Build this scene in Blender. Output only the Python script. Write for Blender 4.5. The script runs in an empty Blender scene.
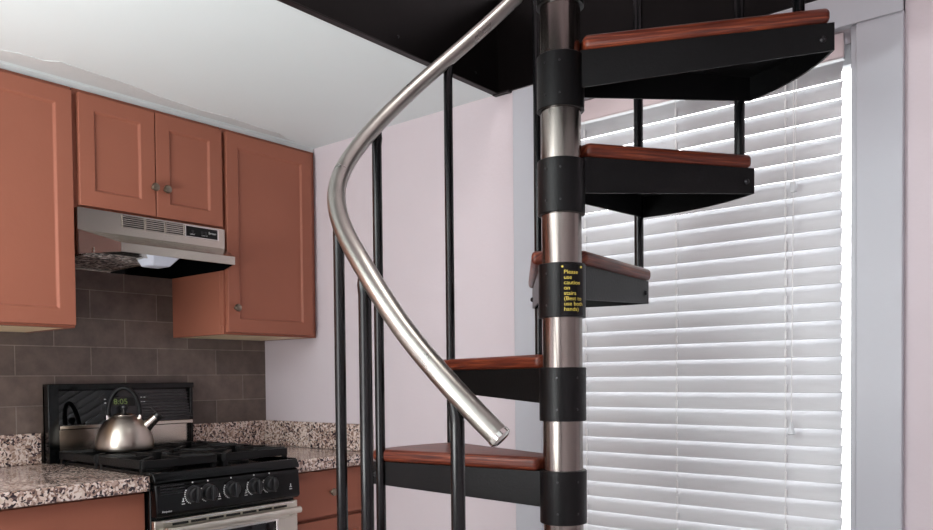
import bpy, math, random
from mathutils import Vector, Matrix
random.seed(7)
S = bpy.context.scene
COL = S.collection
R = math.radians

# ------------------------------------------------------------------ materials
def lin(c):
    return tuple(((v/255)/12.92 if v/255 <= .04045 else ((v/255+.055)/1.055)**2.4) for v in c) + (1,)

def mat(name, rgb, rough=.5, metal=0, spec=.5, var=0, vscale=8, stretch=(1,1,1), bump=0, bscale=60, coat=0, rvar=0):
    m = bpy.data.materials.new(name); m.use_nodes = True
    nt = m.node_tree; N = nt.nodes; L = nt.links
    b = N['Principled BSDF']
    b.inputs['Base Color'].default_value = lin(rgb)
    b.inputs['Roughness'].default_value = rough
    b.inputs['Metallic'].default_value = metal
    b.inputs['Specular IOR Level'].default_value = spec
    b.inputs['Coat Weight'].default_value = coat
    b.inputs['Coat Roughness'].default_value = .02
    if var or bump or rvar:
        tc = N.new('ShaderNodeTexCoord'); mp = N.new('ShaderNodeMapping')
        L.new(tc.outputs['Object'], mp.inputs[0]); mp.inputs['Scale'].default_value = stretch
    if var or rvar:
        n = N.new('ShaderNodeTexNoise'); n.inputs['Scale'].default_value = vscale; n.inputs['Detail'].default_value = 6
        L.new(mp.outputs[0], n.inputs['Vector'])
    if var:
        r = N.new('ShaderNodeValToRGB')
        c = lin(rgb); r.color_ramp.elements[0].position = .3; r.color_ramp.elements[1].position = .7
        r.color_ramp.elements[0].color = tuple(v*(1-var) for v in c[:3])+(1,)
        r.color_ramp.elements[1].color = tuple(min(1, v*(1+var)) for v in c[:3])+(1,)
        L.new(n.outputs['Fac'], r.inputs[0]); L.new(r.outputs[0], b.inputs['Base Color'])
    if rvar:
        q = N.new('ShaderNodeMapRange'); q.inputs['To Min'].default_value = max(0.02, rough-rvar); q.inputs['To Max'].default_value = rough+rvar
        L.new(n.outputs['Fac'], q.inputs['Value']); L.new(q.outputs[0], b.inputs['Roughness'])
    if bump:
        n2 = N.new('ShaderNodeTexNoise'); n2.inputs['Scale'].default_value = bscale; n2.inputs['Detail'].default_value = 3
        L.new(mp.outputs[0], n2.inputs['Vector'])
        bp = N.new('ShaderNodeBump'); bp.inputs['Strength'].default_value = bump; bp.inputs['Distance'].default_value = .004
        L.new(n2.outputs['Fac'], bp.inputs['Height']); L.new(bp.outputs[0], b.inputs['Normal'])
    return m

M = {}
M['wall'] = mat('wall_pink', (206,195,200), .75, var=.025, vscale=2.5, bump=.12, bscale=90)
M['ceiling'] = mat('ceiling_paint', (222,229,230), .85, var=.015, vscale=2, bump=.1, bscale=40)
M['plaster'] = mat('bare_plaster', (206,208,208), .9, var=.05, vscale=7, bump=.4, bscale=40)
M['trim'] = mat('trim_paint', (182,184,191), .38, var=.02, vscale=3, bump=.15, bscale=40)
M['white'] = mat('white_vinyl', (236,238,240), .35)
M['slat'] = mat('blind_slat', (208,209,212), .42, var=.02, vscale=20, stretch=(1,30,30))
M['valance'] = mat('valance_paint', (222,206,208), .45)
M['cord'] = mat('cord_white', (240,240,240), .7)
M['clear_plastic'] = mat('clear_plastic', (222,226,230), .2)
M['cabinet'] = mat('cabinet_terracotta', (152,93,74), .5, spec=.28, var=.05, vscale=3, bump=.06, bscale=120)
M['cabinet_gap'] = mat('cabinet_gap', (70,34,26), .7)
M['plywood'] = mat('raw_plywood', (246,224,188), .6, var=.05, vscale=6, stretch=(1,8,1))
M['pewter'] = mat('pewter', (138,126,112), .28, metal=1)
M['steel'] = mat('brushed_steel', (190,182,174), .27, metal=1, var=.08, vscale=10, stretch=(1,1,40), rvar=.08)
M['steel_h'] = mat('brushed_steel_panel', (196,188,178), .24, metal=1)
M['pole'] = mat('pole_steel', (136,129,124), .2, metal=1, var=.10, vscale=5, stretch=(6,6,.7), rvar=.06)
M['rail'] = mat('rail_aluminium', (170,166,160), .31, metal=1, var=.07, vscale=14, stretch=(1,1,.5), rvar=.12)
M['black_paint'] = mat('satin_black_paint', (9,9,10), .36, spec=.25, bump=.1, bscale=200, rvar=.06)
M['rod_black'] = mat('rod_black', (7,8,10), .22, spec=.4)
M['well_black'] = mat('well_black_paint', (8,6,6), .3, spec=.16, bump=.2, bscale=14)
M['lip'] = mat('well_lip_brown', (28,23,24), .45, spec=.25)
M['enamel'] = mat('black_enamel', (7,8,9), .12, spec=.28)
M['panel_black'] = mat('panel_black', (6,6,7), .16, spec=.25)
M['glass_black'] = mat('black_glass', (4,4,5), .03, spec=.5)
M['matte_black'] = mat('matte_black', (10,10,12), .45, spec=.25)
M['door_steel'] = mat('door_steel', (216,212,200), .3, metal=1)
M['steel_dark'] = mat('dark_brown_steel', (104,88,84), .25, metal=1)  # darker, browner steel for the hood's tapered end panels
M['cast'] = mat('cast_iron', (12,12,13), .45, spec=.3, bump=.4, bscale=300)
M['knob_black'] = mat('knob_black', (22,22,24), .3)
M['print'] = mat('white_print', (225,225,225), .5)
M['gold'] = mat('gold_print', (232,208,92), .5)
M['green'] = mat('green_display', (128,150,84), .4)
M['chrome'] = mat('chrome', (225,222,218), .12, metal=1)
M['bolt'] = mat('bolt', (70,70,72), .35, metal=1)
M['lens'] = mat('lamp_lens', (214,218,232), .35, var=.03)
M['dark'] = mat('dark_void', (14,13,13), .7)
M['floor'] = mat('floor_wood', (168,165,162), .35, var=.05, vscale=5, stretch=(1,10,1))

# treads: reddish oiled hardwood with grain
def wood(name):
    m = bpy.data.materials.new(name); m.use_nodes = True
    nt = m.node_tree; N = nt.nodes; L = nt.links; b = N['Principled BSDF']
    tc = N.new('ShaderNodeTexCoord'); mp = N.new('ShaderNodeMapping')
    L.new(tc.outputs['UV'], mp.inputs[0]); mp.inputs['Scale'].default_value = (3, 60, 60)
    n = N.new('ShaderNodeTexNoise'); n.inputs['Scale'].default_value = 3; n.inputs['Detail'].default_value = 8; n.inputs['Distortion'].default_value = .6
    L.new(mp.outputs[0], n.inputs['Vector'])
    r = N.new('ShaderNodeValToRGB')
    r.color_ramp.elements[0].position = .3; r.color_ramp.elements[0].color = lin((56,20,13))
    r.color_ramp.elements[1].position = .68; r.color_ramp.elements[1].color = lin((132,64,38))
    e = r.color_ramp.elements.new(.5); e.color = lin((92,38,24))
    L.new(n.outputs['Fac'], r.inputs[0]); L.new(r.outputs[0], b.inputs['Base Color'])
    b.inputs['Roughness'].default_value = .38; b.inputs['Specular IOR Level'].default_value = .35; b.inputs['Coat Weight'].default_value = .05; b.inputs['Coat Roughness'].default_value = .2
    bp = N.new('ShaderNodeBump'); bp.inputs['Strength'].default_value = .12; bp.inputs['Distance'].default_value = .002
    L.new(n.outputs['Fac'], bp.inputs['Height']); L.new(bp.outputs[0], b.inputs['Normal'])
    return m
M['wood'] = wood('tread_wood')

# granite: cream and tan crystals with dark flecks
def granite():
    m = bpy.data.materials.new('speckled_granite'); m.use_nodes = True
    nt = m.node_tree; N = nt.nodes; L = nt.links; b = N['Principled BSDF']
    tc = N.new('ShaderNodeTexCoord')
    n0 = N.new('ShaderNodeTexNoise'); n0.inputs['Scale'].default_value = 40; n0.inputs['Detail'].default_value = 2
    L.new(tc.outputs['Object'], n0.inputs['Vector'])
    ad = N.new('ShaderNodeMixRGB'); ad.blend_type = 'ADD'; ad.inputs[0].default_value = .03
    L.new(tc.outputs['Object'], ad.inputs[1]); L.new(n0.outputs['Color'], ad.inputs[2])
    v = N.new('ShaderNodeTexVoronoi'); v.inputs['Scale'].default_value = 160; L.new(ad.outputs[0], v.inputs['Vector'])
    sp = N.new('ShaderNodeSeparateColor'); L.new(v.outputs['Color'], sp.inputs[0])
    n = N.new('ShaderNodeTexNoise'); n.inputs['Scale'].default_value = 9; n.inputs['Detail'].default_value = 4
    L.new(tc.outputs['Object'], n.inputs['Vector'])
    ma = N.new('ShaderNodeMath'); ma.operation = 'MULTIPLY_ADD'; ma.inputs[1].default_value = .9; 
    L.new(n.outputs['Fac'], ma.inputs[0]); 
    s2 = N.new('ShaderNodeMath'); s2.operation = 'SUBTRACT'; L.new(sp.outputs[0], s2.inputs[0]); s2.inputs[1].default_value = .42
    L.new(s2.outputs[0], ma.inputs[2])
    r = N.new('ShaderNodeValToRGB'); cr = r.color_ramp; cr.interpolation = 'CONSTANT'
    cr.elements[0].position = 0; cr.elements[0].color = lin((52,44,50))
    cr.elements[1].position = .17; cr.elements[1].color = lin((96,78,78))
    for p_, c in ((.30,(142,116,106)), (.42,(184,158,146)), (.58,(212,192,180)), (.72,(160,134,120)), (.82,(224,208,200))):
        e = cr.elements.new(p_); e.color = lin(c)
    L.new(ma.outputs[0], r.inputs[0]); L.new(r.outputs[0], b.inputs['Base Color'])
    b.inputs['Roughness'].default_value = .13; b.inputs['Specular IOR Level'].default_value = .5
    return m
M['granite'] = granite()

def tile_mat():
    m = bpy.data.materials.new('slate_tile'); m.use_nodes = True
    nt = m.node_tree; N = nt.nodes; L = nt.links; b = N['Principled BSDF']
    tc = N.new('ShaderNodeTexCoord'); se = N.new('ShaderNodeSeparateXYZ'); co = N.new('ShaderNodeCombineXYZ')
    L.new(tc.outputs['Object'], se.inputs[0])
    a1 = N.new('ShaderNodeMath'); a1.inputs[1].default_value = 2.772; L.new(se.outputs['Y'], a1.inputs[0])
    a2 = N.new('ShaderNodeMath'); a2.inputs[1].default_value = -.2230+.098*2; L.new(se.outputs['Z'], a2.inputs[0])
    L.new(a1.outputs[0], co.inputs[0]); L.new(a2.outputs[0], co.inputs[1])
    br = N.new('ShaderNodeTexBrick'); L.new(co.outputs[0], br.inputs['Vector'])
    br.inputs['Scale'].default_value = 1; br.inputs['Brick Width'].default_value = .242; br.inputs['Row Height'].default_value = .0977
    br.inputs['Mortar Size'].default_value = .0016; br.inputs['Mortar Smooth'].default_value = .3
    br.offset = .5
    br.inputs['Color1'].default_value = lin((88,76,70)); br.inputs['Color2'].default_value = lin((112,97,90)); br.inputs['Mortar'].default_value = lin((134,122,114))
    n = N.new('ShaderNodeTexNoise'); n.inputs['Scale'].default_value = 16; n.inputs['Detail'].default_value = 8; n.inputs['Roughness'].default_value = .65
    L.new(tc.outputs['Object'], n.inputs['Vector'])
    r = N.new('ShaderNodeMapRange'); r.inputs['From Min'].default_value = .3; r.inputs['From Max'].default_value = .7; r.inputs['To Min'].default_value = .72; r.inputs['To Max'].default_value = 1.3
    L.new(n.outputs['Fac'], r.inputs['Value'])
    mx = N.new('ShaderNodeMixRGB'); mx.blend_type = 'MULTIPLY'; mx.inputs[0].default_value = 1
    L.new(br.outputs['Color'], mx.inputs[1]); L.new(r.outputs[0], mx.inputs[2]); L.new(mx.outputs[0], b.inputs['Base Color'])
    b.inputs['Roughness'].default_value = .45
    bp = N.new('ShaderNodeBump'); bp.inputs['Strength'].default_value = .6; bp.inputs['Distance'].default_value = .002; bp.invert = True
    L.new(br.outputs['Fac'], bp.inputs['Height']); L.new(bp.outputs[0], b.inputs['Normal'])
    return m
M['tile'] = tile_mat()

def mesh_filter_mat():
    m = bpy.data.materials.new('aluminium_mesh_filter'); m.use_nodes = True
    nt = m.node_tree; N = nt.nodes; L = nt.links; b = N['Principled BSDF']
    tc = N.new('ShaderNodeTexCoord'); v = N.new('ShaderNodeTexVoronoi'); v.inputs['Scale'].default_value = 110
    L.new(tc.outputs['Object'], v.inputs['Vector'])
    sp = N.new('ShaderNodeSeparateColor'); L.new(v.outputs['Color'], sp.inputs[0])
    r = N.new('ShaderNodeValToRGB'); r.color_ramp.interpolation = 'CONSTANT'
    r.color_ramp.elements[0].color = lin((30,26,26)); r.color_ramp.elements[1].position = .55; r.color_ramp.elements[1].color = lin((190,176,168))
    e = r.color_ramp.elements.new(.85); e.color = lin((255,250,246))
    L.new(sp.outputs[0], r.inputs[0]); L.new(r.outputs[0], b.inputs['Base Color'])
    b.inputs['Metallic'].default_value = .2; b.inputs['Roughness'].default_value = .4
    return m
M['filter'] = mesh_filter_mat()

def glass_mat():
    m = bpy.data.materials.new('window_glass'); m.use_nodes = True
    nt = m.node_tree; N = nt.nodes; L = nt.links; N.remove(N['Principled BSDF'])
    t = N.new('ShaderNodeBsdfTransparent'); g = N.new('ShaderNodeBsdfGlossy'); g.inputs['Roughness'].default_value = .02
    f = N.new('ShaderNodeFresnel'); f.inputs[0].default_value = 1.45; mx = N.new('ShaderNodeMixShader')
    L.new(f.outputs[0], mx.inputs[0]); L.new(t.outputs[0], mx.inputs[1]); L.new(g.outputs[0], mx.inputs[2])
    L.new(mx.outputs[0], N['Material Output'].inputs[0]); return m
M['glass'] = glass_mat()
mk = mat('kettle_steel', (198,188,178), .3, metal=1); nk = mk.node_tree
tg = nk.nodes.new('ShaderNodeTangent'); tg.direction_type = 'RADIAL'; tg.axis = 'Z'
nk.nodes['Principled BSDF'].inputs['Anisotropic'].default_value = .85
nk.nodes['Principled BSDF'].inputs['Anisotropic Rotation'].default_value = .25
nk.links.new(tg.outputs[0], nk.nodes['Principled BSDF'].inputs['Tangent']); M['kettle'] = mk

# ------------------------------------------------------------------ mesh helpers
class MB:
    def __init__(s): s.v = []; s.f = []
    def add(s, vs, fs):
        o = len(s.v); s.v += [tuple(v) for v in vs]; s.f += [tuple(i+o for i in f) for f in fs]; return s
    def box(s, x0, x1, y0, y1, z0, z1):
        x0,x1 = min(x0,x1),max(x0,x1); y0,y1 = min(y0,y1),max(y0,y1); z0,z1 = min(z0,z1),max(z0,z1)
        return s.add([(x0,y0,z0),(x1,y0,z0),(x1,y1,z0),(x0,y1,z0),(x0,y0,z1),(x1,y0,z1),(x1,y1,z1),(x0,y1,z1)],
                     [(0,3,2,1),(4,5,6,7),(0,1,5,4),(1,2,6,5),(2,3,7,6),(3,0,4,7)])
    def prism(s, poly, a, b, axis=2):
        """poly is counter clockwise seen from +axis; axis 2: (x,y), axis 1: (z,x), axis 0: (y,z)"""
        def P(u, w, h): return {2:(u,w,h), 1:(w,h,u), 0:(h,u,w)}[axis]
        n = len(poly)
        vs = [P(u,w,a) for u,w in poly] + [P(u,w,b) for u,w in poly]
        fs = [tuple(range(n-1,-1,-1)), tuple(range(n,2*n))] + [(i,(i+1)%n,(i+1)%n+n,i+n) for i in range(n)]
        return s.add(vs, fs)
    def loft(s, rings, cap=True):
        n = len(rings[0]); o = []; fs = []
        for r in rings: o += [tuple(p) for p in r]
        for k in range(len(rings)-1):
            for i in range(n):
                j = (i+1) % n; fs.append((k*n+i, k*n+j, (k+1)*n+j, (k+1)*n+i))
        if cap: fs += [tuple(range(n-1,-1,-1)), tuple(range((len(rings)-1)*n, len(rings)*n))]
        return s.add(o, fs)
    def tube(s, pts, r, n=14, cap=True, radii=None):
        pts = [Vector(p) for p in pts]; rings = []; up = None
        for i, p in enumerate(pts):
            t = (pts[min(i+1,len(pts)-1)] - pts[max(i-1,0)]).normalized()
            if up is None:
                up = Vector((0,0,1)) if abs(t.z) < .9 else Vector((1,0,0))
            a = (up - t*up.dot(t)).normalized(); b = t.cross(a); up = a
            q = radii[i] if radii else r
            rings.append([p + a*q*math.cos(2*math.pi*k/n) + b*q*math.sin(2*math.pi*k/n) for k in range(n)])
        return s.loft(rings, cap)
    def lathe(s, prof, c, n=40, axis='z'):
        rings = []
        for r, h in prof:
            ring = []
            for k in range(n):
                u, w = r*math.cos(2*math.pi*k/n), r*math.sin(2*math.pi*k/n)
                if axis == 'z': ring.append((c[0]+u, c[1]+w, c[2]+h))
                else: ring.append((c[0]+h, c[1]+u, c[2]+w))
            rings.append(ring)
        return s.loft(rings)
    def build(s, name, m, parent=None, bevel=0, seg=2, smooth=35, uvdir=None, mats=None):
        off = Vector((0,0,0)); q = parent
        if parent is not None:
            while q.parent: q = q.parent
            off = q.location
        me = bpy.data.meshes.new(name); me.from_pydata([Vector(v)-off for v in s.v], [], s.f); me.update()
        me.materials.append(m)
        if uvdir is not None:
            uv = me.uv_layers.new(name='UVMap'); d = Vector(uvdir).normalized(); e = Vector((0,0,1)).cross(d)
            for lp in me.loops:
                c = me.vertices[lp.vertex_index].co; uv.data[lp.index].uv = (c.dot(d), c.dot(e)+c.z*1.3)
        if smooth:
            me.polygons.foreach_set('use_smooth', [True]*len(me.polygons)); me.set_sharp_from_angle(angle=R(smooth))
        o = bpy.data.objects.new(name, me); COL.objects.link(o)
        if parent is not None: o.parent = parent
        if bevel:
            b = o.modifiers.new('bevel', 'BEVEL'); b.width = bevel; b.segments = seg; b.limit_method = 'ANGLE'; b.angle_limit = R(40)
        return o

def thing(name, label, cat, loc, group=None):
    o = bpy.data.objects.new(name, None); COL.objects.link(o); o.location = loc; o.empty_display_size = .1
    o['label'] = label; o['category'] = cat
    if group: o['group'] = group
    return o
def tag(o, label, cat, group=None):
    o['label'] = label; o['category'] = cat
    if group: o['group'] = group
    return o
def struct(o): o['kind'] = 'structure'; return o
def box(*a): return MB().box(*a)

def text_mesh(body, size, align='LEFT', font_x=1.0, line=1.0):
    cu = bpy.data.curves.new('t', 'FONT'); cu.body = body; cu.size = size; cu.align_x = align; cu.space_line = line
    o = bpy.data.objects.new('t', cu); COL.objects.link(o)
    bpy.context.view_layer.update()
    me = bpy.data.meshes.new_from_object(o.evaluated_get(bpy.context.evaluated_depsgraph_get()))
    vs = [(v.co.x*font_x, v.co.y) for v in me.vertices]; fs = [tuple(p.vertices) for p in me.polygons]
    bpy.data.objects.remove(o); bpy.data.curves.remove(cu); bpy.data.meshes.remove(me)
    return vs, fs
def text_on_x(body, size, x, y, z, thick=.0006, font_x=1.0, align='LEFT'):
    """text facing +x, reading towards +y"""
    vs, fs = text_mesh(body, size, align, font_x)
    b = MB(); b.add([(x+thick, y+u, z+w) for u, w in vs], fs); return b

# ------------------------------------------------------------------ camera
cam = bpy.data.cameras.new('camera'); co = bpy.data.objects.new('camera', cam); COL.objects.link(co)
F = 787.826
r2 = (0.77092168, 0.63685318, -0.00988882); u2 = (-0.00710628, 0.02412499, 0.99968369); fw = (-0.63689031, 0.77060756, -0.02312414)
co.matrix_world = Matrix(((r2[0],u2[0],-fw[0],2.71774),(r2[1],u2[1],-fw[1],-1.977056),(r2[2],u2[2],-fw[2],1.181128),(0,0,0,1)))
cam.sensor_width = 36; cam.lens = F/933*36; cam.shift_y = (395.456-265)/933; cam.clip_start = .05; cam.clip_end = 60
S.camera = co

# ------------------------------------------------------------------ room shell
ZC = 2.062; XR = 3.45; YF = -3.9; ZT = 3.7
WX0, WX1, WZ0, WZ1 = 1.39, 2.251, .55, 1.973       # window opening
WELL = (1.224, 3.05, -1.65, 0)                       # x0 x1 y0 y1
struct(box(-.12, XR+.12, YF-.12, .14, -.1, 0).build('floor', M['floor']))
struct(box(-.12, 0, YF, 0, 0, ZC+.2).build('wall_left', M['wall']))
b = MB(); b.box(-.12, WX0, 0, .14, 0, ZT); b.box(WX1, XR+.12, 0, .14, 0, ZT); b.box(WX0, WX1, 0, .14, 0, WZ0); b.box(WX0, WX1, 0, .14, WZ1, ZT)
struct(b.build('wall_back', M['wall']))
struct(box(XR, XR+.12, YF, 0, 0, ZT).build('wall_right', M['wall']))
struct(box(0, XR, YF-.12, YF, 0, ZC+.2).build('wall_front', M['wall']))
b = MB(); x0,x1,y0,y1 = WELL
b.box(0, x0, YF, 0, ZC, ZC+.26); b.box(x1, XR, YF, 0, ZC, ZC+.26); b.box(x0, x1, YF, y0, ZC, ZC+.26)
struct(b.build('ceiling', M['ceiling']))
b = MB(); b.box(x0-.1, x0, y0-.1, 0, ZC+.26, ZT); struct(b.build('wall_upper_left', M['wall']))
struct(box(x0, XR, y0-.1, y0, ZC+.26, ZT).build('wall_upper_front', M['wall']))
struct(box(x0-.1, XR, y0-.1, .14, ZT, ZT+.1).build('ceiling_upper', M['ceiling']))
# unpainted plaster patch left along the ceiling above the cabinets
poly = [(.357,-2.53),(.44,-2.53),(.45,-1.5),(.43,-1.35),(.445,-1.22),(.428,-1.133),(.440,-1.088),(.442,-1.025),(.465,-.995),(.456,-.909),(.446,-.786),(.419,-.676),(.405,-.526),(.411,-.419),(.397,-.29),(.394,-.202),(.365,-.15),(.357,-.10)]
struct(MB().prism(poly, ZC-.0015, ZC+.001).build('trim_5', M['plaster'], smooth=0))
struct(box(.02, .335, -2.53, -.002, 2.046, ZC).build('trim_6', M['plaster'], smooth=0))

# black steel lining of the stair opening
fr = thing('stairwell_frame', 'black steel lining of the stair opening in the white ceiling', 'stair opening frame', (WELL[0], 0, ZC))
t = .006; zt = 2.352
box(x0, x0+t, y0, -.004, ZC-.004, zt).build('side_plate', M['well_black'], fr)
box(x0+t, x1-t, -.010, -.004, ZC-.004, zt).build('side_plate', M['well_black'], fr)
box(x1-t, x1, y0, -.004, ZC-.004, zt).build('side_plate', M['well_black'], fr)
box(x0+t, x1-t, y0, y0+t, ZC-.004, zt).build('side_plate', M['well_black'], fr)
box(x0-.007, x0+.014, y0, -.022, ZC-.008, ZC-.0045).build('flange', M['lip'], fr, bevel=.001)
box(x0-.007, x0+.055, -.0215, -.004, ZC-.010, ZC-.0045).build('flange', M['lip'], fr, bevel=.001)
for yy in (-.12,-.45,-.80,-1.15): MB().tube([(x0+t, yy, ZC+.03), (x0+t+.003, yy, ZC+.03)], .004, 10).build('rivet', M['bolt'], fr)

# window casing, sash, glass, sill
struct(box(1.292, WX0, -.020, 0, .45, ZC-.012).build('trim_1', M['trim'], bevel=.003))
struct(box(WX1+.004, 2.351, -.020, 0, 0.45, ZC-.012).build('trim_2', M['trim'], bevel=.003))
struct(box(WX0, 2.351, -.023, 0, WZ1, ZC-.012).build('trim_3', M['trim'], bevel=.002))
struct(box(WX1-.008, WX1+.004, -.012, .13, WZ0, WZ1).build('trim_4', M['trim'], bevel=.001))
w = box(WX0, WX0+.05, .085, .12, WZ0, WZ1); w.box(WX1-.030, WX1-.008, .085, .12, WZ0, WZ1); w.box(WX0+.05, WX1-.030, .085, .12, WZ0, WZ0+.06)
w.box(WX0+.05, WX1-.030, .085, .12, WZ1-.05, WZ1)
w = struct(w.build('window_1', M['white'], bevel=.002))
box(WX0+.05, WX1-.030, .100, .104, WZ0+.06, WZ1-.05).build('window_pane', M['glass'], w)
box(WX0-.12, WX1+.12, -.06, .08, WZ0-.03, WZ0).build('window_sill', M['trim'], w, bevel=.004)

# ------------------------------------------------------------------ blind
BX0, BX1, BY = 1.40, 2.213, .034
BX1 = BX1
bl = thing('venetian_blind', 'closed white horizontal slat blind hanging in the window behind the stairs', 'blind', (BX0, BY, WZ1))
box(BX0-.004, BX1+.012, BY-.036, BY-.028, 1.912, 1.970).build('valance', M['valance'], bl, bevel=.003)
box(BX0, BX1, BY-.026, BY+.022, 1.925, 1.970).build('headrail', M['white'], bl)
b = MB(); pitch = .0433; zc = 1.895; tilt = R(67); n = 0
while zc > .64:
    rings = []
    pts = []
    for k in range(7):
        u = (k/6-.5)*.050; bow = .0028*(1-(k/3-1)**2)
        pts.append((BY + u*math.cos(tilt) - bow*math.sin(tilt), zc + u*math.sin(tilt) + bow*math.cos(tilt)))
    th = .0024
    lo = [(y+th*math.sin(tilt), z-th*math.cos(tilt)) for y, z in pts]
    ring = pts + lo[::-1]
    b.loft([[(BX0, y, z) for y, z in ring], [(BX1, y, z) for y, z in ring]])
    zc -= pitch; n += 1
b.build('slat_panel', M['slat'], bl, smooth=50)
box(BX0, BX1, BY-.014, BY+.014, zc+.004, zc+.028).build('bottom_rail', M['slat'], bl, bevel=.004)
for X in (1.522, 1.803, 2.088):
    b = MB()
    b.tube([(X, BY-.0165, 1.92), (X, BY-.0165, zc+.02)], .0008, 6)
    z = 1.895
    while z > .64:   # short rungs standing off where the ladder passes each slat lip
        b.box(X-.0022, X+.0022, BY-.0175, BY-.0135, z-.022, z-.002); z -= pitch
    b.build('ladder_cord', M['cord'], bl)
box(2.098, 2.104, BY-.028, BY-.024, 1.066, 1.92)
b = MB(); b.tube([(2.112, BY-.034, 1.915), (2.112, BY-.034, 1.63)], .0011, 6); b.tube([(2.120, BY-.034, 1.915), (2.114, BY-.034, 1.63)], .0011, 6)
b.tube([(2.112, BY-.034, 1.63), (2.107, BY-.034, 1.06)], .0011, 6); b.build('lift_cord', M['cord'], bl)
box(2.106, 2.119, BY-.040, BY-.030, 1.618, 1.644).build('cord_joiner', M['clear_plastic'], bl, bevel=.002)
MB().lathe([(.003,.028),(.004,.02),(.008,.004),(.0095,0),(.006,-.003)], (2.107, BY-.034, 1.036), 16).build('tassel', M['clear_plastic'], bl)

# ------------------------------------------------------------------ spiral staircase
PX, PY = 1.84904, -.61929
A0 = R(-57.3888)
def cp(phi, r, z):      # phi in degrees, clockwise from the side facing the kitchen door
    a = A0 - R(phi); return Vector((PX + r*math.cos(a), PY + r*math.sin(a), z))
H1, RISE = .9915, .2073
def H(k): return H1 + RISE*(k-1)
ROD = {-3:-8, -2:21.0, -1:48, 0:81, 1:111.5, 2:141.7, 3:172.4, 4:207.6, 5:246.3, 6:275, 7:309, 8:338}
st = thing('spiral_staircase', 'black steel spiral staircase with reddish wooden treads and curved metal handrail', 'spiral staircase', (PX, PY, 0))
MB().lathe([(.0405, 0), (.0405, 2.95)], (PX, PY, .01), 48).build('center_pole', M['pole'], st)
b = MB().lathe([(.15, .0), (.15, .008), (.06, .012), (.06, .03)], (PX, PY, 0), 48); b.build('base_flange', M['black_paint'], st)
RS = .0475
for k in range(-3, 8):
    sl = MB().lathe([(.0402, -.1075), (RS-.001, -.1075), (RS, -.1065), (RS, -.001), (RS-.001, 0), (.0402, 0)], (PX, PY, H(k)), 56).build('hub_sleeve', M['black_paint'], st)
    for a_ in (-38, 14) if k <= 2 else (40, 2):
        for dz in (-.021, -.084):
            MB().tube([cp(a_, RS-.001, H(k)+dz), cp(a_, RS+.0012, H(k)+dz)], .0022, 8).build('set_screw', M['bolt'], sl)
RT, PH, OV = .490, .073, .012
LEAD_IN = {3: 62}
# outer corners of each tread: leading angle, radius, trailing angle, radius
CORNER = {1:(111.9,.484,144,.480), 2:(140.6,.490,175,.485), 3:(170.8,.485,210,.422), 4:(208.5,.418,250.3,.436), 5:(247.5,.440,279.2,.506), 6:(275,.50,312,.49)}
PLATE_DZ = {1:-.003, 3:.006, 4:.009, 5:.005}
def wedge(k, grow, cut, r_in):
    a, ra, c, rc = CORNER.get(k, (ROD[k]+.6, .485, ROD[k+1]+3, .485)); ra -= cut; rc -= cut
    p0 = cp(a-LEAD_IN.get(k, 28), r_in, 0); p1 = cp(a, ra, 0); q1 = cp(c, rc, 0); q0 = cp(c+(20 if k > 2 else 26), r_in, 0)
    mid = cp((a+c)/2, .3, 0)
    dl = (p1-p0).normalized(); nl = Vector((-dl.y, dl.x, 0))
    if (mid-p0).dot(nl) > 0: nl = -nl
    dt = (q1-q0).normalized(); ntv = Vector((-dt.y, dt.x, 0))
    if (mid-q0).dot(ntv) > 0: ntv = -ntv
    arc = [cp(a+(c-a)*i/14, ra+(rc-ra)*i/14, 0) for i in range(1, 14)]
    return [p0+nl*grow, p1+nl*grow] + arc + [q1+ntv*grow, q0+ntv*grow], (nl, ntv, dl, dt, p1, q1)
for k in range(-3, 8):
    h = H(k) + PLATE_DZ.get(k, 0)
    outer, (nl, ntv, dl, dt, pa, pc) = wedge(k, 0, 0, RS-.002)
    inner = []
    n = len(outer); cen = sum(outer, Vector())/n
    # pan: top plate + rim wall all round
    b = MB()
    def ccw(ps):
        ar = sum(ps[i].x*ps[(i+1)%len(ps)].y-ps[(i+1)%len(ps)].x*ps[i].y for i in range(len(ps)))
        return ps if ar > 0 else ps[::-1]
    P = ccw(outer)
    b.prism([(p.x, p.y) for p in P], h-.005, h-.0005)
    m_ = len(P)
    def low(p): return PH - ((p-cp(0,0,0)).length-RS)/(RT-RS)*.021
    ins = []
    for i in range(m_):
        d1 = (P[i]-P[i-1]).normalized(); d2 = (P[(i+1) % m_]-P[i]).normalized()
        n1 = Vector((-d1.y, d1.x, 0)); n2 = Vector((-d2.y, d2.x, 0)); ins.append(P[i]+(n1+n2)/(1+max(-.5, n1.dot(n2)))*.004)
    vs = []; fs = []
    for i in range(m_):
        u, w_ = P[i], ins[i]; lo = low(u)
        vs += [(u.x,u.y,h-.0045), (u.x,u.y,h-lo), (w_.x,w_.y,h-lo), (w_.x,w_.y,h-.0045)]
    for i in range(m_):
        j = (i+1) % m_
        for q in range(3): fs.append((4*i+q, 4*i+q+1, 4*j+q+1, 4*j+q))
    b.add(vs, fs)
    tf = b.build('tread_frame', M['black_paint'], st, smooth=30)
    Q, _ = wedge(k, OV*(.9 if k == 3 else .35), .010 if k == 1 else .006, RS+.006)
    Q = ccw(Q)
    MB().prism([(p.x, p.y) for p in Q], h, h+.028).build('wooden_plank', M['wood'], tf, bevel=.010, seg=4, uvdir=(dt if k>2 else dl))
    for (pt, nv, dd) in ((pa, nl, dl), (pc, ntv, dt)):
        p_ = pt - dd*.020 + Vector((0,0,h-.030)); MB().tube([p_, p_+nv*.003, p_+nv*.006], .006, 12, radii=[.0060,.0060,.003]).build('bolt', M['bolt'], tf)

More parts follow.
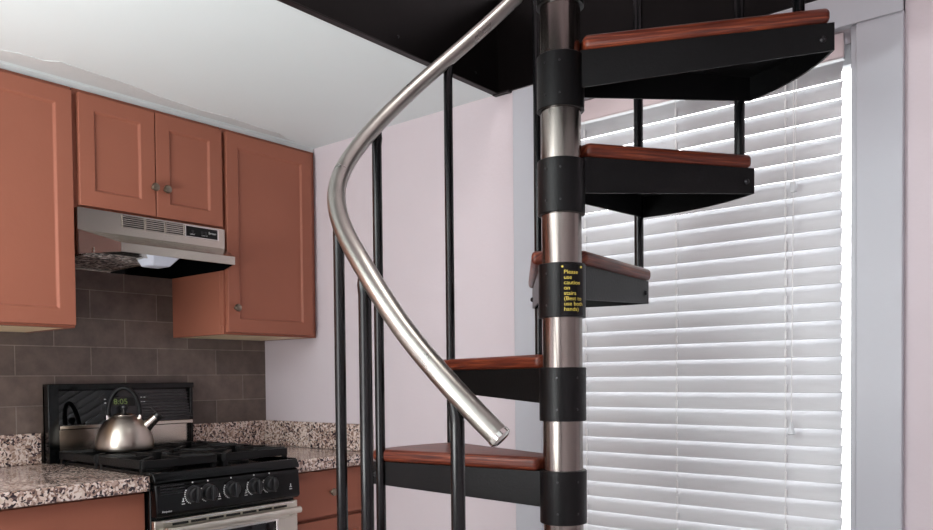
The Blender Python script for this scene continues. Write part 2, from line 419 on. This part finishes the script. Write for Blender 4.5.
# handrail helix
KEY = [(-6,.955),(13,1.097),(31.5,1.237),(52,1.396),(94,1.645),(112.5,1.765),(131,1.897),(153,2.058),(180,2.262),(210,2.475),(240,2.69),(270,2.905),(300,3.12),(338,3.39)]
def rz(phi):
    for i in range(len(KEY)-1):
        if phi <= KEY[i+1][0] or i == len(KEY)-2:
            p0 = KEY[max(i-1,0)]; p1 = KEY[i]; p2 = KEY[i+1]; p3 = KEY[min(i+2,len(KEY)-1)]
            t_ = (phi-p1[0])/(p2[0]-p1[0]); d = p2[0]-p1[0]
            m1 = (p2[1]-p0[1])/(p2[0]-p0[0])*d; m2 = (p3[1]-p1[1])/(p3[0]-p1[0])*d
            return (2*t_**3-3*t_**2+1)*p1[1]+(t_**3-2*t_**2+t_)*m1+(-2*t_**3+3*t_**2)*p2[1]+(t_**3-t_**2)*m2
RKEY = [(-10,.447),(168,.450),(207.6,.405),(246.3,.420),(275,.450),(400,.450)]
def rr(phi):
    for (a, ra), (c, rc) in zip(RKEY, RKEY[1:]):
        if phi <= c:
            t_ = (phi-a)/(c-a); t_ = t_*t_*(3-2*t_); return ra+(rc-ra)*t_
pts = []; ph = 12.2
while ph <= 338: pts.append(cp(ph, rr(ph), rz(ph))); ph += 2.5
hr = MB().tube(pts, .0178, 20).build('handrail', M['rail'], st, smooth=60)
d = (pts[0]-pts[1]).normalized()
MB().tube([pts[0]-d*.004, pts[0]+d*.0035, pts[0]+d*.006], .0182, 20, radii=[.0186,.0186,.014]).build('end_cap', M['chrome'], hr)
for k in range(-2, 8):
    phi = ROD[k]; RR = rr(phi); top = rz(phi)-.006; bot = H(k-1)+.026
    rod = MB().tube([cp(phi, RR, bot), cp(phi, RR, top-.040), cp(phi+.3, RR, top-.022), cp(phi+1.2, RR, top)], .0112, 16, radii=[.0112,.0112,.0118,.006]).build('baluster', M['rod_black'], st)
    b = MB(); b.tube([cp(phi-.9, RR+.004, top-.020), cp(phi-2.0, RR+.006, top-.018)], .004, 8); b.build('screw', M['bolt'], rod)

# warning plate riveted round the third sleeve
def onhub(u, z, r):   # u metres along the sleeve, reading direction towards the right in view
    a = A0 + (u/RS); return Vector((PX + r*math.cos(a), PY + r*math.sin(a), z))
h3 = H(3)
b = MB(); rings = []
u0, u1 = -.0035, .0475; z0s, z1s = h3-.104, h3-.004
for i in range(17):
    u = u0+(u1-u0)*i/16
    rings.append([onhub(u, z0s, RS+.0002), onhub(u, z0s, RS+.0014), onhub(u, z1s, RS+.0014), onhub(u, z1s, RS+.0002)])
b.loft(rings)
sg = b.build('warning_sign', M['panel_black'], st)
sg['label'] = 'small black warning plate with yellow writing'
LN = ['Please', 'use', 'caution', 'on', 'stairs', '(Best to', 'use both', 'hands)']
b = MB()
for i, s_ in enumerate(LN):
    vs, fs = text_mesh(s_, .0128, 'LEFT', 0.92)
    zl = h3-.0235-i*.0104
    b.add([onhub(.0035+u, zl+w_*.86, RS+.0018) for u, w_ in vs], fs)
b.build('lettering', M['gold'], sg, smooth=0)
for u in (.001, .041): MB().tube([onhub(u, h3-.0095, RS), onhub(u, h3-.0095, RS+.003)], .0023, 10).build('rivet', M['gold'], sg)

# ------------------------------------------------------------------ cabinets
CF = .357; CB = .337
def knob(parent, x, y, z):
    MB().lathe([(.004,0),(.004,.012),(.007,.014),(.0125,.018),(.0135,.022),(.011,.027),(.004,.029)], (x, y, z), 20, 'x').build('knob', M['pewter'], parent)
def door(parent, ya, yb, za, zb, name='door', st_=.046, kn=None, flat=False, cf=CF, cb=CB):
    b = MB(); ya, yb = min(ya,yb), max(ya,yb)
    if flat: b.box(cb+.0005, cf, ya, yb, za, zb)
    else:
        e = .006
        O = [(ya,za),(yb,za),(yb,zb),(ya,zb)]; I = [(ya+st_,za+st_),(yb-st_,za+st_),(yb-st_,zb-st_),(ya+st_,zb-st_)]
        J = [(ya+st_+e,za+st_+e),(yb-st_-e,za+st_+e),(yb-st_-e,zb-st_-e),(ya+st_+e,zb-st_-e)]
        vs = [(cb+.0005,y,z) for y,z in O]+[(cf,y,z) for y,z in O]+[(cf,y,z) for y,z in I]+[(cf-.008,y,z) for y,z in J]
        fs = [(3,2,1,0)]+[(i,(i+1)%4,4+(i+1)%4,4+i) for i in range(4)]+[(4+i,4+(i+1)%4,8+(i+1)%4,8+i) for i in range(4)]+[(8+i,8+(i+1)%4,12+(i+1)%4,12+i) for i in range(4)]+[(12,13,14,15)]
        b.add(vs, fs)
    d = b.build(name, M['cabinet'], parent, bevel=.0018, smooth=20)
    if kn: knob(d, cf, *kn)
    return d
def upper(name, label, ya, yb, za, zb, doors):
    c = thing(name, label, 'cabinet', (0.004, (ya+yb)/2, za))
    b = MB(); b.box(.004, CB-.02, ya, ya+.016, za, zb); b.box(.004, CB-.02, yb-.016, yb, za, zb)
    b.box(.004, CB-.02, ya+.016, yb-.016, zb-.016, zb); b.box(.004, .012, ya+.016, yb-.016, za+.008, zb-.016)
    b.box(CB-.02, CB, ya, yb, za, za+.03); b.box(CB-.02, CB, ya, yb, zb-.02, zb)
    b.box(CB-.02, CB, ya, ya+.03, za+.03, zb-.02); b.box(CB-.02, CB, yb-.03, yb, za+.03, zb-.02)
    b.box(CB-.02, CB, (ya+yb)/2-.015, (ya+yb)/2+.015, za+.03, zb-.02) if len(doors) > 1 else None
    b.build('carcass', M['cabinet'], c, bevel=.001, seg=1)
    box(.013, CB-.021, ya+.0165, yb-.0165, za+.001, za+.0075).build('bottom_panel', M['plywood'], c)
    for (da, db, kn) in doors: door(c, da, db, za+.007, zb-.014, kn=kn)
    return c
upper('wall_cabinet', 'tall terracotta wall cabinet at the left edge, left of the range hood', -2.53, -.912, 1.338, 2.046,
      [(-1.312, -.917, (-1.275, 1.43)), (-1.715, -1.318, (-1.355, 1.43)), (-2.118, -1.721, (-2.08, 1.43)), (-2.521, -2.124, (-2.16, 1.43))])
c2 = upper('wall_cabinet', 'short two-door terracotta wall cabinet directly above the range hood', -.909, -.412, 1.695, 2.046,
      [(-.899, -.661, (-.672, 1.790)), (-.657, -.418, (-.631, 1.790))])
upper('wall_cabinet', 'tall one-door terracotta wall cabinet between range hood and pink wall', -.409, -.003, 1.338, 2.046,
      [(-.401, -.030, (-.377, 1.429))])

# ------------------------------------------------------------------ range hood
hd = thing('range_hood', 'stainless steel range hood under the short wall cabinet', 'range hood', (.18, -.66, 1.555))
ya, yb = -.908, -.413; yl, yr = -.845, -.463; XF = .49
b = MB()
b.box(.005, .3575, ya, yb, 1.629, 1.694)
# canopy: sloped top shell with tapered ends
T = [(.3575,ya,1.629),(.3575,yb,1.629),(XF,yr,1.582),(XF,yl,1.582)]
Bm = [(.3575,ya,1.556),(.3575,yb,1.556),(XF,yr,1.556),(XF,yl,1.556)]
b.add([(.005,ya,1.629),(.005,yb,1.629)]+T, [(0,1,3,2),(2,3,4,5)])
vs = T+Bm+[(.005,ya,1.629),(.005,yb,1.629),(.005,ya,1.556),(.005,yb,1.556)]
b.add(vs, [(3,2,6,7),(8,0,4,10),(1,9,11,5),(9,8,10,11)])
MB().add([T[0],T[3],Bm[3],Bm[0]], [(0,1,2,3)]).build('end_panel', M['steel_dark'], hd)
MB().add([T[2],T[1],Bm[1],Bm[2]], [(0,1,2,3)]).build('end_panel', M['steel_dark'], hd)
# inner skin a few millimetres in
g = .004
Ti = [(.3575,ya+g,1.625),(.3575,yb-g,1.625),(XF-g,yr-g,1.578),(XF-g,yl+g,1.578)]
Bi = [(.3575,ya+g,1.556),(.3575,yb-g,1.556),(XF-g,yr-g,1.556),(XF-g,yl+g,1.556)]
b.add(Bm+Bi, [(3,2,6,7),(0,3,7,4),(2,1,5,6)])
hb = b.build('hood_body', M['steel_h'], hd, smooth=25)
b = MB(); v = [(.012,ya+g,1.556),(.012,yb-g,1.556)]+[Bi[1],Bi[2],Bi[3],Bi[0]]
vt = [(x,y,1.612 if x<.4 else 1.577) for x,y,z in v]
b.add(v+vt, [(6,7,8,9,10,11)]+[(i,i+6,(i+1)%6+6,(i+1)%6) for i in range(6)])
b.build('liner', M['enamel'], hd, smooth=0)
b = MB(); b.box(.03, .40, ya+.03, -.665, 1.560, 1.572)
b.build('grease_filter', M['filter'], hd)
b = MB(); b.box(.018,.030,ya+.02,-.65,1.555,1.572); b.box(.40,.408,ya+.02,-.65,1.558,1.572); b.box(.03,.40,-.665,-.655,1.557,1.572)
b.build('filter_frame', M['steel_h'], hd)
b = MB()
b.loft([[(.33,-.63,1.575),(.33,-.725,1.575),(.455,-.728,1.575),(.45,-.620,1.575)][::-1], [(.35,-.652,1.537),(.35,-.712,1.537),(.408,-.706,1.537),(.412,-.648,1.537)][::-1]])
b.build('lamp_lens', M['lens'], hd, bevel=.006, seg=3)
for (v0, v1) in ((-.772,-.705),(-.697,-.637),(-.629,-.570)):
    box(.3577, .3583, v0, v1, 1.655, 1.688).build('vent', M['dark'], hd)
    b = MB()
    for i in range(5): b.prism([(v0,1.6585+i*.0062),(v1,1.6585+i*.0062),(v1,1.6612+i*.0062),(v0,1.6612+i*.0062)], .3583, .3605, 0)
    b.box(.3577,.3612,v0-.002,v0,1.6535,1.6895); b.box(.3577,.3612,v1,v1+.002,1.6535,1.6895); b.box(.3577,.3612,v0,v1,1.6885,1.6905); b.box(.3577,.3612,v0,v1,1.6525,1.6545)
    b.build('louver', M['steel_h'], hd)
cpn = box(.3577, .3606, -.560, -.443, 1.654, 1.687).build('control_panel', M['matte_black'], hd)
b = MB(); b.box(.3577,.3618,-.563,-.560,1.652,1.689); b.box(.3577,.3618,-.443,-.438,1.652,1.689); b.box(.3577,.3618,-.56,-.443,1.687,1.689); b.box(.3577,.3618,-.56,-.443,1.652,1.654)
b.build('panel_frame', M['chrome'], cpn)
b = text_on_x('Broan', .0115, .3610, -.477, 1.6695, font_x=1.05); b.build('lettering', M['print'], cpn, smooth=0)
b = text_on_x('LIGHT', .0055, .3610, -.546, 1.660, font_x=1.2)
q = text_on_x('LOW HI', .0055, .3610, -.503, 1.660, font_x=1.1); b.add(q.v, q.f); b.build('lettering', M['print'], cpn, smooth=0)
for yy in (-.535,-.500,-.487): box(.3606,.3622,yy-.004,yy+.004,1.668,1.676).build('button', M['knob_black'], cpn)

# ------------------------------------------------------------------ tiled backsplash
struct(box(0, .010, -2.2, -.0005, .914, 1.60).build('trim_7', M['tile'], smooth=0))
box_t = struct(box(0, .010, -.908, -.413, 1.60, 1.70).build('trim_8', M['tile'], smooth=0))

# ------------------------------------------------------------------ base cabinets and counters
YL, YR = -.8545, -.350      # range bay
def base(name, label, ya, yb, fronts):
    c = thing(name, label, 'cabinet', (.3, (ya+yb)/2, 0))
    b = MB(); b.box(.005, .60, ya, yb, .10, .872); b.box(.005, .54, ya+.002, yb-.002, 0, .10)
    b.build('carcass', M['cabinet'], c, bevel=.001, seg=1)
    for f_ in fronts: door(c, f_[0], f_[1], f_[2], f_[3], name=f_[4], flat=f_[4]=='drawer', kn=f_[5], cf=.620, cb=.600)
    return c
base('base_cabinet', 'terracotta base cabinet left of the stove under the granite counter', -1.9, YL-.002,
     [(-1.37,-.858,.708,.866,'drawer',(-1.115,.79)), (-1.37,-.858,.11,.696,'door',None), (-1.89,-1.376,.708,.866,'drawer',(-1.63,.79)), (-1.89,-1.376,.11,.696,'door',None)])
base('base_cabinet', 'terracotta base cabinet with drawer between the stove and the back wall', YR+.002, -.003,
     [(-.345,-.006,.708,.866,'drawer',(-.185,.79)), (-.345,-.006,.11,.696,'door',None)])
tag(box(.011, .648, -1.9, YL-.001, .873, .914).build('countertop', M['granite'], bevel=.003), 'granite countertop at the left, beside the stove', 'countertop')
tag(box(.011, .648, YR+.001, -.021, .873, .914).build('countertop', M['granite'], bevel=.003), 'granite countertop between the stove and the pink back wall', 'countertop')
tag(box(.011, .030, -1.9, -.890, .9143, 1.014).build('backsplash_slab', M['granite'], bevel=.002), 'low granite upstand on the tiled wall left of the stove', 'backsplash')
tag(box(.011, .030, -.349, -.0215, .9143, 1.014).build('backsplash_slab', M['granite'], bevel=.002), 'low granite upstand on the tiled wall right of the stove', 'backsplash')
tag(box(.0115, .648, -.0205, -.001, .9143, 1.014).build('backsplash_slab', M['granite'], bevel=.002), 'low granite upstand along the pink back wall', 'backsplash')

# ------------------------------------------------------------------ range
rg = thing('gas_range', 'narrow black and stainless gas stove with four burners and front knobs', 'stove', (.35, -.60, 0))
ya, yb = -.8535, -.356
box(.035, .640, ya, yb, .05, .900).build('body', M['enamel'], rg, bevel=.003)
b = MB()      # cooktop tray with raised rim
b.box(.035, .6405, ya, yb+.002, .901, .912)
b.box(.035, .6405, ya, ya+.012, .912, .924); b.box(.035, .655, yb-.012, yb+.002, .912, .924); b.box(.630, .6405, ya+.012, yb-.012, .912, .921)
b.build('cooktop', M['enamel'], rg, bevel=.003)
# control panel
b = MB().prism([(.796,.640),(.8925,.640),(.8935,.662),(.886,.670),(.808,.676),(.798,.668)], ya+.001, yb-.001, 1)
pn = b.build('control_panel', M['panel_black'], rg, bevel=.006, seg=3)
MB().prism([(.8945,.641),(.8945,.668),(.903,.668),(.9215,.656),(.9215,.641)], ya, yb+.002, 1).build('cooktop_front', M['enamel'], rg, bevel=.002)
b = MB()
for i in range(9): b.box(.6680, .6705+.0008*(8-i)/8+.003*(8-i)/8, -.838, -.765, .820+i*.0078, .8235+i*.0078)
b.build('vent_rib', M['knob_black'], pn)
for yk in (-.739,-.690,-.612,-.531,-.474):
    big = .0
    bz = .853
    kn = MB().lathe([(.025,0),(.025,.004),(.0215,.006),(.0205,.020),(.018,.022)], (.671, yk, bz), 28, 'x')
    kb = kn.build('burner_knob', M['knob_black'], pn)
    MB().box(.690, .704, yk-.0045, yk+.0045, bz-.0215, bz+.0215).build('grip', M['knob_black'], kb, bevel=.002)
    b = MB(); arc = []
    for i in range(9):
        a = R(150+i*12); b.box(.6735, .6745, yk+.0275*math.cos(a)-.0016, yk+.0275*math.cos(a)+.0016, bz+.0275*math.sin(a)-.0016, bz+.0275*math.sin(a)+.0016)
    b.build('dial_mark', M['print'], pn)
    MB().tube([(.6725, yk-.002, bz+.034), (.6735, yk-.002, bz+.034)], .0022, 8).build('indicator_dot', M['print'], pn)
b = text_on_x('Hotpoint', .008, .6758, -.838, .812); b.build('lettering', M['print'], pn, smooth=0)
for yy in (-.772, -.655, -.563, -.395):
    b = MB(); b.box(.674,.6750,yy-.004,yy+.004,.835,.837); b.box(.674,.6750,yy-.001,yy+.001,.837,.846); b.box(.674,.6750,yy-.005,yy+.005,.828,.830); b.build('burner_symbol', M['print'], pn)
# oven door
b = MB(); X0, X1 = .642, .660
ow = (-.690, -.440, .30, .735)
b.box(X0, X1, ya+.002, yb-.002, .735, .788); b.box(X0, X1, ya+.002, ow[0], .18, .735); b.box(X0, X1, ow[1], yb-.002, .18, .735); b.box(X0, X1, ow[0], ow[1], .18, .30)
dr = b.build('oven_door', M['door_steel'], rg, bevel=.002)
box(X0, X1-.003, ow[0], ow[1], .30, .735).build('oven_glass', M['glass_black'], dr)
b = MB()
for s_ in ((ow[0]-.004, ow[0]+.004, .296, .739), (ow[1]-.004, ow[1]+.004, .296, .739), (ow[0]+.004, ow[1]-.004, .731, .739), (ow[0]+.004, ow[1]-.004, .296, .304)): b.box(X1, X1+.004, *s_)
b.build('window_frame', M['chrome'], dr, bevel=.0015)
b = MB()
for i in range(7):
    y_ = ya+.055+i*.058; b.box(X1-.001, X1+.0006, y_, y_+.050, .7700, .7770)
b.build('vent_slot', M['dark'], dr)
box(X1-.004, X1+.003, ya+.03, yb-.02, .7815, .7850).build('door_top_strip', M['chrome'], dr)
hn = MB().tube([(X1+.034, ya+.018, .762), (X1+.034, yb-.018, .762)], .0105, 18).build('door_handle', M['door_steel'], dr)
b = MB()
for yy in (ya+.035, yb-.03): b.tube([(X1, yy, .745), (X1+.034, yy, .762)], .007, 12)
b.build('handle_bracket', M['chrome'], hn)
box(.642, .658, ya+.002, yb-.002, .06, .172).build('storage_drawer', M['steel_h'], rg, bevel=.002)
# backguard
gl, gr_ = -.884, -.364
b = MB(); b.box(.0305, .044, gl, gr_, .925, 1.165)
b.box(.031, .072, gl, gl+.034, .9150, 1.172); b.box(.031, .062, gr_-.012, gr_, .925, 1.165)
b.box(.031, .066, gl+.034, gr_+.002, 1.153, 1.172)
bg = b.build('backguard', M['enamel'], rg, bevel=.002)
q = MB().prism([(1.036,.044),(1.152,.044),(1.152,.0462),(1.036,.0625)], gl+.035, gr_-.013, 1); q.build('glass_panel', M['glass_black'], bg)
box(.044, .068, gl+.036, gr_-.004, 1.022, 1.0355).build('ledge_strip', M['steel_h'], bg, bevel=.002)
box(.044, .047, gl+.036, gr_-.014, .925, 1.020).build('steel_splash', M['steel_h'], bg)
def gx(z): return .0625-(z-1.036)*.1405
b = MB()
for i in range(9): b.box(gx(1.05+i*.011)-.001, gx(1.05+i*.011)+.0015, -.575, -.365, 1.046+i*.011, 1.050+i*.011)
b.build('rib', M['knob_black'], bg)
b = MB().prism([(1.093,gx(1.093)-.001),(1.124,gx(1.124)-.001),(1.124,gx(1.124)+.0012),(1.093,gx(1.093)+.0012)], -.668, -.585, 1)
dsp = b.build('clock_display', M['dark'], bg)
vs, fs = text_mesh('8:05', .026, 'LEFT', 1.15)
b = MB(); b.add([(gx(1.100+w_)+.0016, -.662+u, 1.100+w_) for u, w_ in vs], fs); b.build('lettering', M['green'], dsp, smooth=0)
for i, (yy, zz) in enumerate(((-.690,1.118),(-.690,1.105),(-.560,1.122),(-.548,1.122),(-.560,1.106),(-.550,1.106))): MB().box(gx(zz),gx(zz)+.001,yy-.003,yy+.003,zz-.001,zz+.001).build('button_mark', M['print'], bg)
# burners and grates
for (bx, by) in ((.205,-.735),(.205,-.470),(.475,-.735),(.475,-.470)):
    MB().lathe([(.048,0),(.048,.004),(.034,.008),(.034,.018),(.030,.021),(.010,.022)], (bx, by, .912), 28).build('burner_cap', M['cast'], rg)
    b = MB(); hx, hy = .122, .117; zt_, tb = .955, .007
    for sx in (-1, 1): b.box(bx+sx*hx-tb, bx+sx*hx+tb, by-hy, by+hy, .930, .954)
    for sy in (-1, 1): b.box(bx-hx, bx+hx, by+sy*hy-tb, by+sy*hy+tb, .930, .954)
    def finger(p0, p1, p2):   # rises from the frame, flat on top, blunt tip
        (xa,ya_),(xm,ym),(xb,yb_) = p0,p1,p2
        dx, dy = xb-xa, yb_-ya_; l = math.hypot(dx,dy); nx, ny = -dy/l*tb, dx/l*tb
        side = [(xa,ya_,.928),(xa,ya_,.957),(xb,yb_,.957),(xb,yb_,.936),(xm,ym,.930)]
        b.loft([[(x-nx,y-ny,z) for x,y,z in side], [(x+nx,y+ny,z) for x,y,z in side]])
    for ang, r0 in ((0,hx),(90,hy),(180,hx),(270,hy)):
        c_, s_ = math.cos(R(ang)), math.sin(R(ang))
        finger((bx+c_*(r0+.004), by+s_*(r0+.004)), (bx+c_*.05, by+s_*.05), (bx+c_*.028, by+s_*.028))
    for sx in (-1,1):
        for sy in (-1,1):
            finger((bx+sx*hx*.98, by+sy*hy*.98), (bx+sx*.06, by+sy*.06), (bx+sx*.045, by+sy*.045))
            b.box(bx+sx*(hx-.004)-.007, bx+sx*(hx-.004)+.007, by+sy*(hy-.004)-.007, by+sy*(hy-.004)+.007, .912, .952)
    b.build('grate', M['cast'], rg, bevel=.0015)

# ------------------------------------------------------------------ kettle
kx, ky, kz = .245, -.722, .9576
kt = thing('tea_kettle', 'brushed stainless steel tea kettle on the left rear burner of the stove', 'kettle', (kx, ky, kz))
MB().lathe([(.080,0),(.086,.003),(.088,.008),(.089,.020),(.087,.036),(.082,.054),(.074,.072),(.062,.089),(.049,.101),(.038,.109),(.034,.111),(.010,.112)], (kx,ky,kz), 64).build('kettle_body', M['kettle'], kt, smooth=60)
MB().lathe([(.034,.109),(.034,.112),(.029,.116),(.018,.119),(.006,.120)], (kx,ky,kz), 40).build('lid', M['steel_h'], kt, smooth=50)
MB().lathe([(.005,.118),(.006,.126),(.010,.130),(.0125,.137),(.010,.145),(.003,.148)], (kx,ky,kz), 24).build('lid_knob', M['knob_black'], kt, smooth=60)
# in view the handle spans left to right: direction along the camera's right
hd_ = Vector((.62, .785, 0)).normalized()
pts = []
for i in range(25):
    a = math.pi*i/24; pts.append(Vector((kx,ky,kz+.112)) + hd_*(-math.cos(a)*.048) + Vector((0,0,math.sin(a)*.088)))
MB().tube(pts, .0072, 12).build('handle', M['matte_black'], kt, smooth=60)
b = MB()
for s_ in (-1, 1):
    p_ = Vector((kx,ky,kz+.098)) + hd_*(s_*.049); b.tube([p_, p_+Vector((0,0,.020)), p_+Vector((0,0,.028))-hd_*s_*.002], .006, 10)
b.build('handle_bracket', M['chrome'], kt)
p0 = Vector((kx,ky,kz+.070)) + hd_*.062; p1 = Vector((kx,ky,kz+.104)) + hd_*.098
sp = MB().tube([p0, (p0+p1)/2, p1], .02, 18, radii=[.021,.0165,.0145]).build('spout', M['steel_h'], kt, smooth=60)
b = MB(); b.tube([p1, p1+(p1-p0).normalized()*.012], .0155, 18)
pv = p1 + (p1-p0).normalized()*.006; b.tube([pv-Vector((0,0,-.008)), pv+Vector((-.012,-.015,.030))], .004, 8); b.build('whistle_cap', M['knob_black'], sp)

# ------------------------------------------------------------------ light
W = bpy.data.worlds.new('world'); S.world = W; W.use_nodes = True
bgN = W.node_tree.nodes['Background']; bgN.inputs[1].default_value = 1
wn = W.node_tree.nodes; wl = W.node_tree.links      # overcast sky above, dimmer street below
wt = wn.new('ShaderNodeTexCoord'); ws = wn.new('ShaderNodeSeparateXYZ'); wr = wn.new('ShaderNodeValToRGB')
wl.new(wt.outputs['Generated'], ws.inputs[0]); wl.new(ws.outputs['Z'], wr.inputs[0])
wr.color_ramp.elements[0].position = 0; wr.color_ramp.elements[0].color = (3,3,3,1)
wr.color_ramp.elements[1].position = .06; wr.color_ramp.elements[1].color = (10.5,10.5,10.5,1)
wl.new(wr.outputs[0], bgN.inputs[0])
def area(name, loc, rot, sx, sy, power, col=(1,1,1), portal=False):
    l = bpy.data.lights.new(name, 'AREA'); l.shape = 'RECTANGLE'; l.size = sx; l.size_y = sy; l.energy = power; l.color = col
    if portal: l.cycles.is_portal = True
    o = bpy.data.objects.new(name, l); COL.objects.link(o); o.location = loc; o.rotation_euler = rot; return o
area('window_portal', ((WX0+WX1)/2, .16, (WZ0+WZ1)/2), (R(-90),0,0), WX1-WX0, WZ1-WZ0, 1, portal=True)
area('overhead_fill', (1.1, -2.7, 2.03), (0,0,0), 1.2, 1.2, 26, (.97,1,.99))  # added soft fill from above behind the camera, no fixture modelled
area('upward_fill', (1.45, -2.6, .9), (R(180),0,0), .8, .8, 70, (.96,1,.99))  # added fill aimed upwards to brighten the ceiling
area('front_fill', (1.6, -3.85, 1.35), (R(90),0,0), 1.7, 1.3, 30, (.95,1,.99))  # added fill in front of the solid front wall, no window there
area('stairwell_fill', (2.2, -.85, 3.66), (0,0,0), 1.2, 1.0, 25, (1,.97,.94))  # added fill shining down the stairwell to light the tread tops

S.view_settings.view_transform = 'Standard'; S.view_settings.look = 'None'; S.view_settings.gamma = 1
S.view_settings.exposure = -0.08; S.view_settings.use_curve_mapping = False
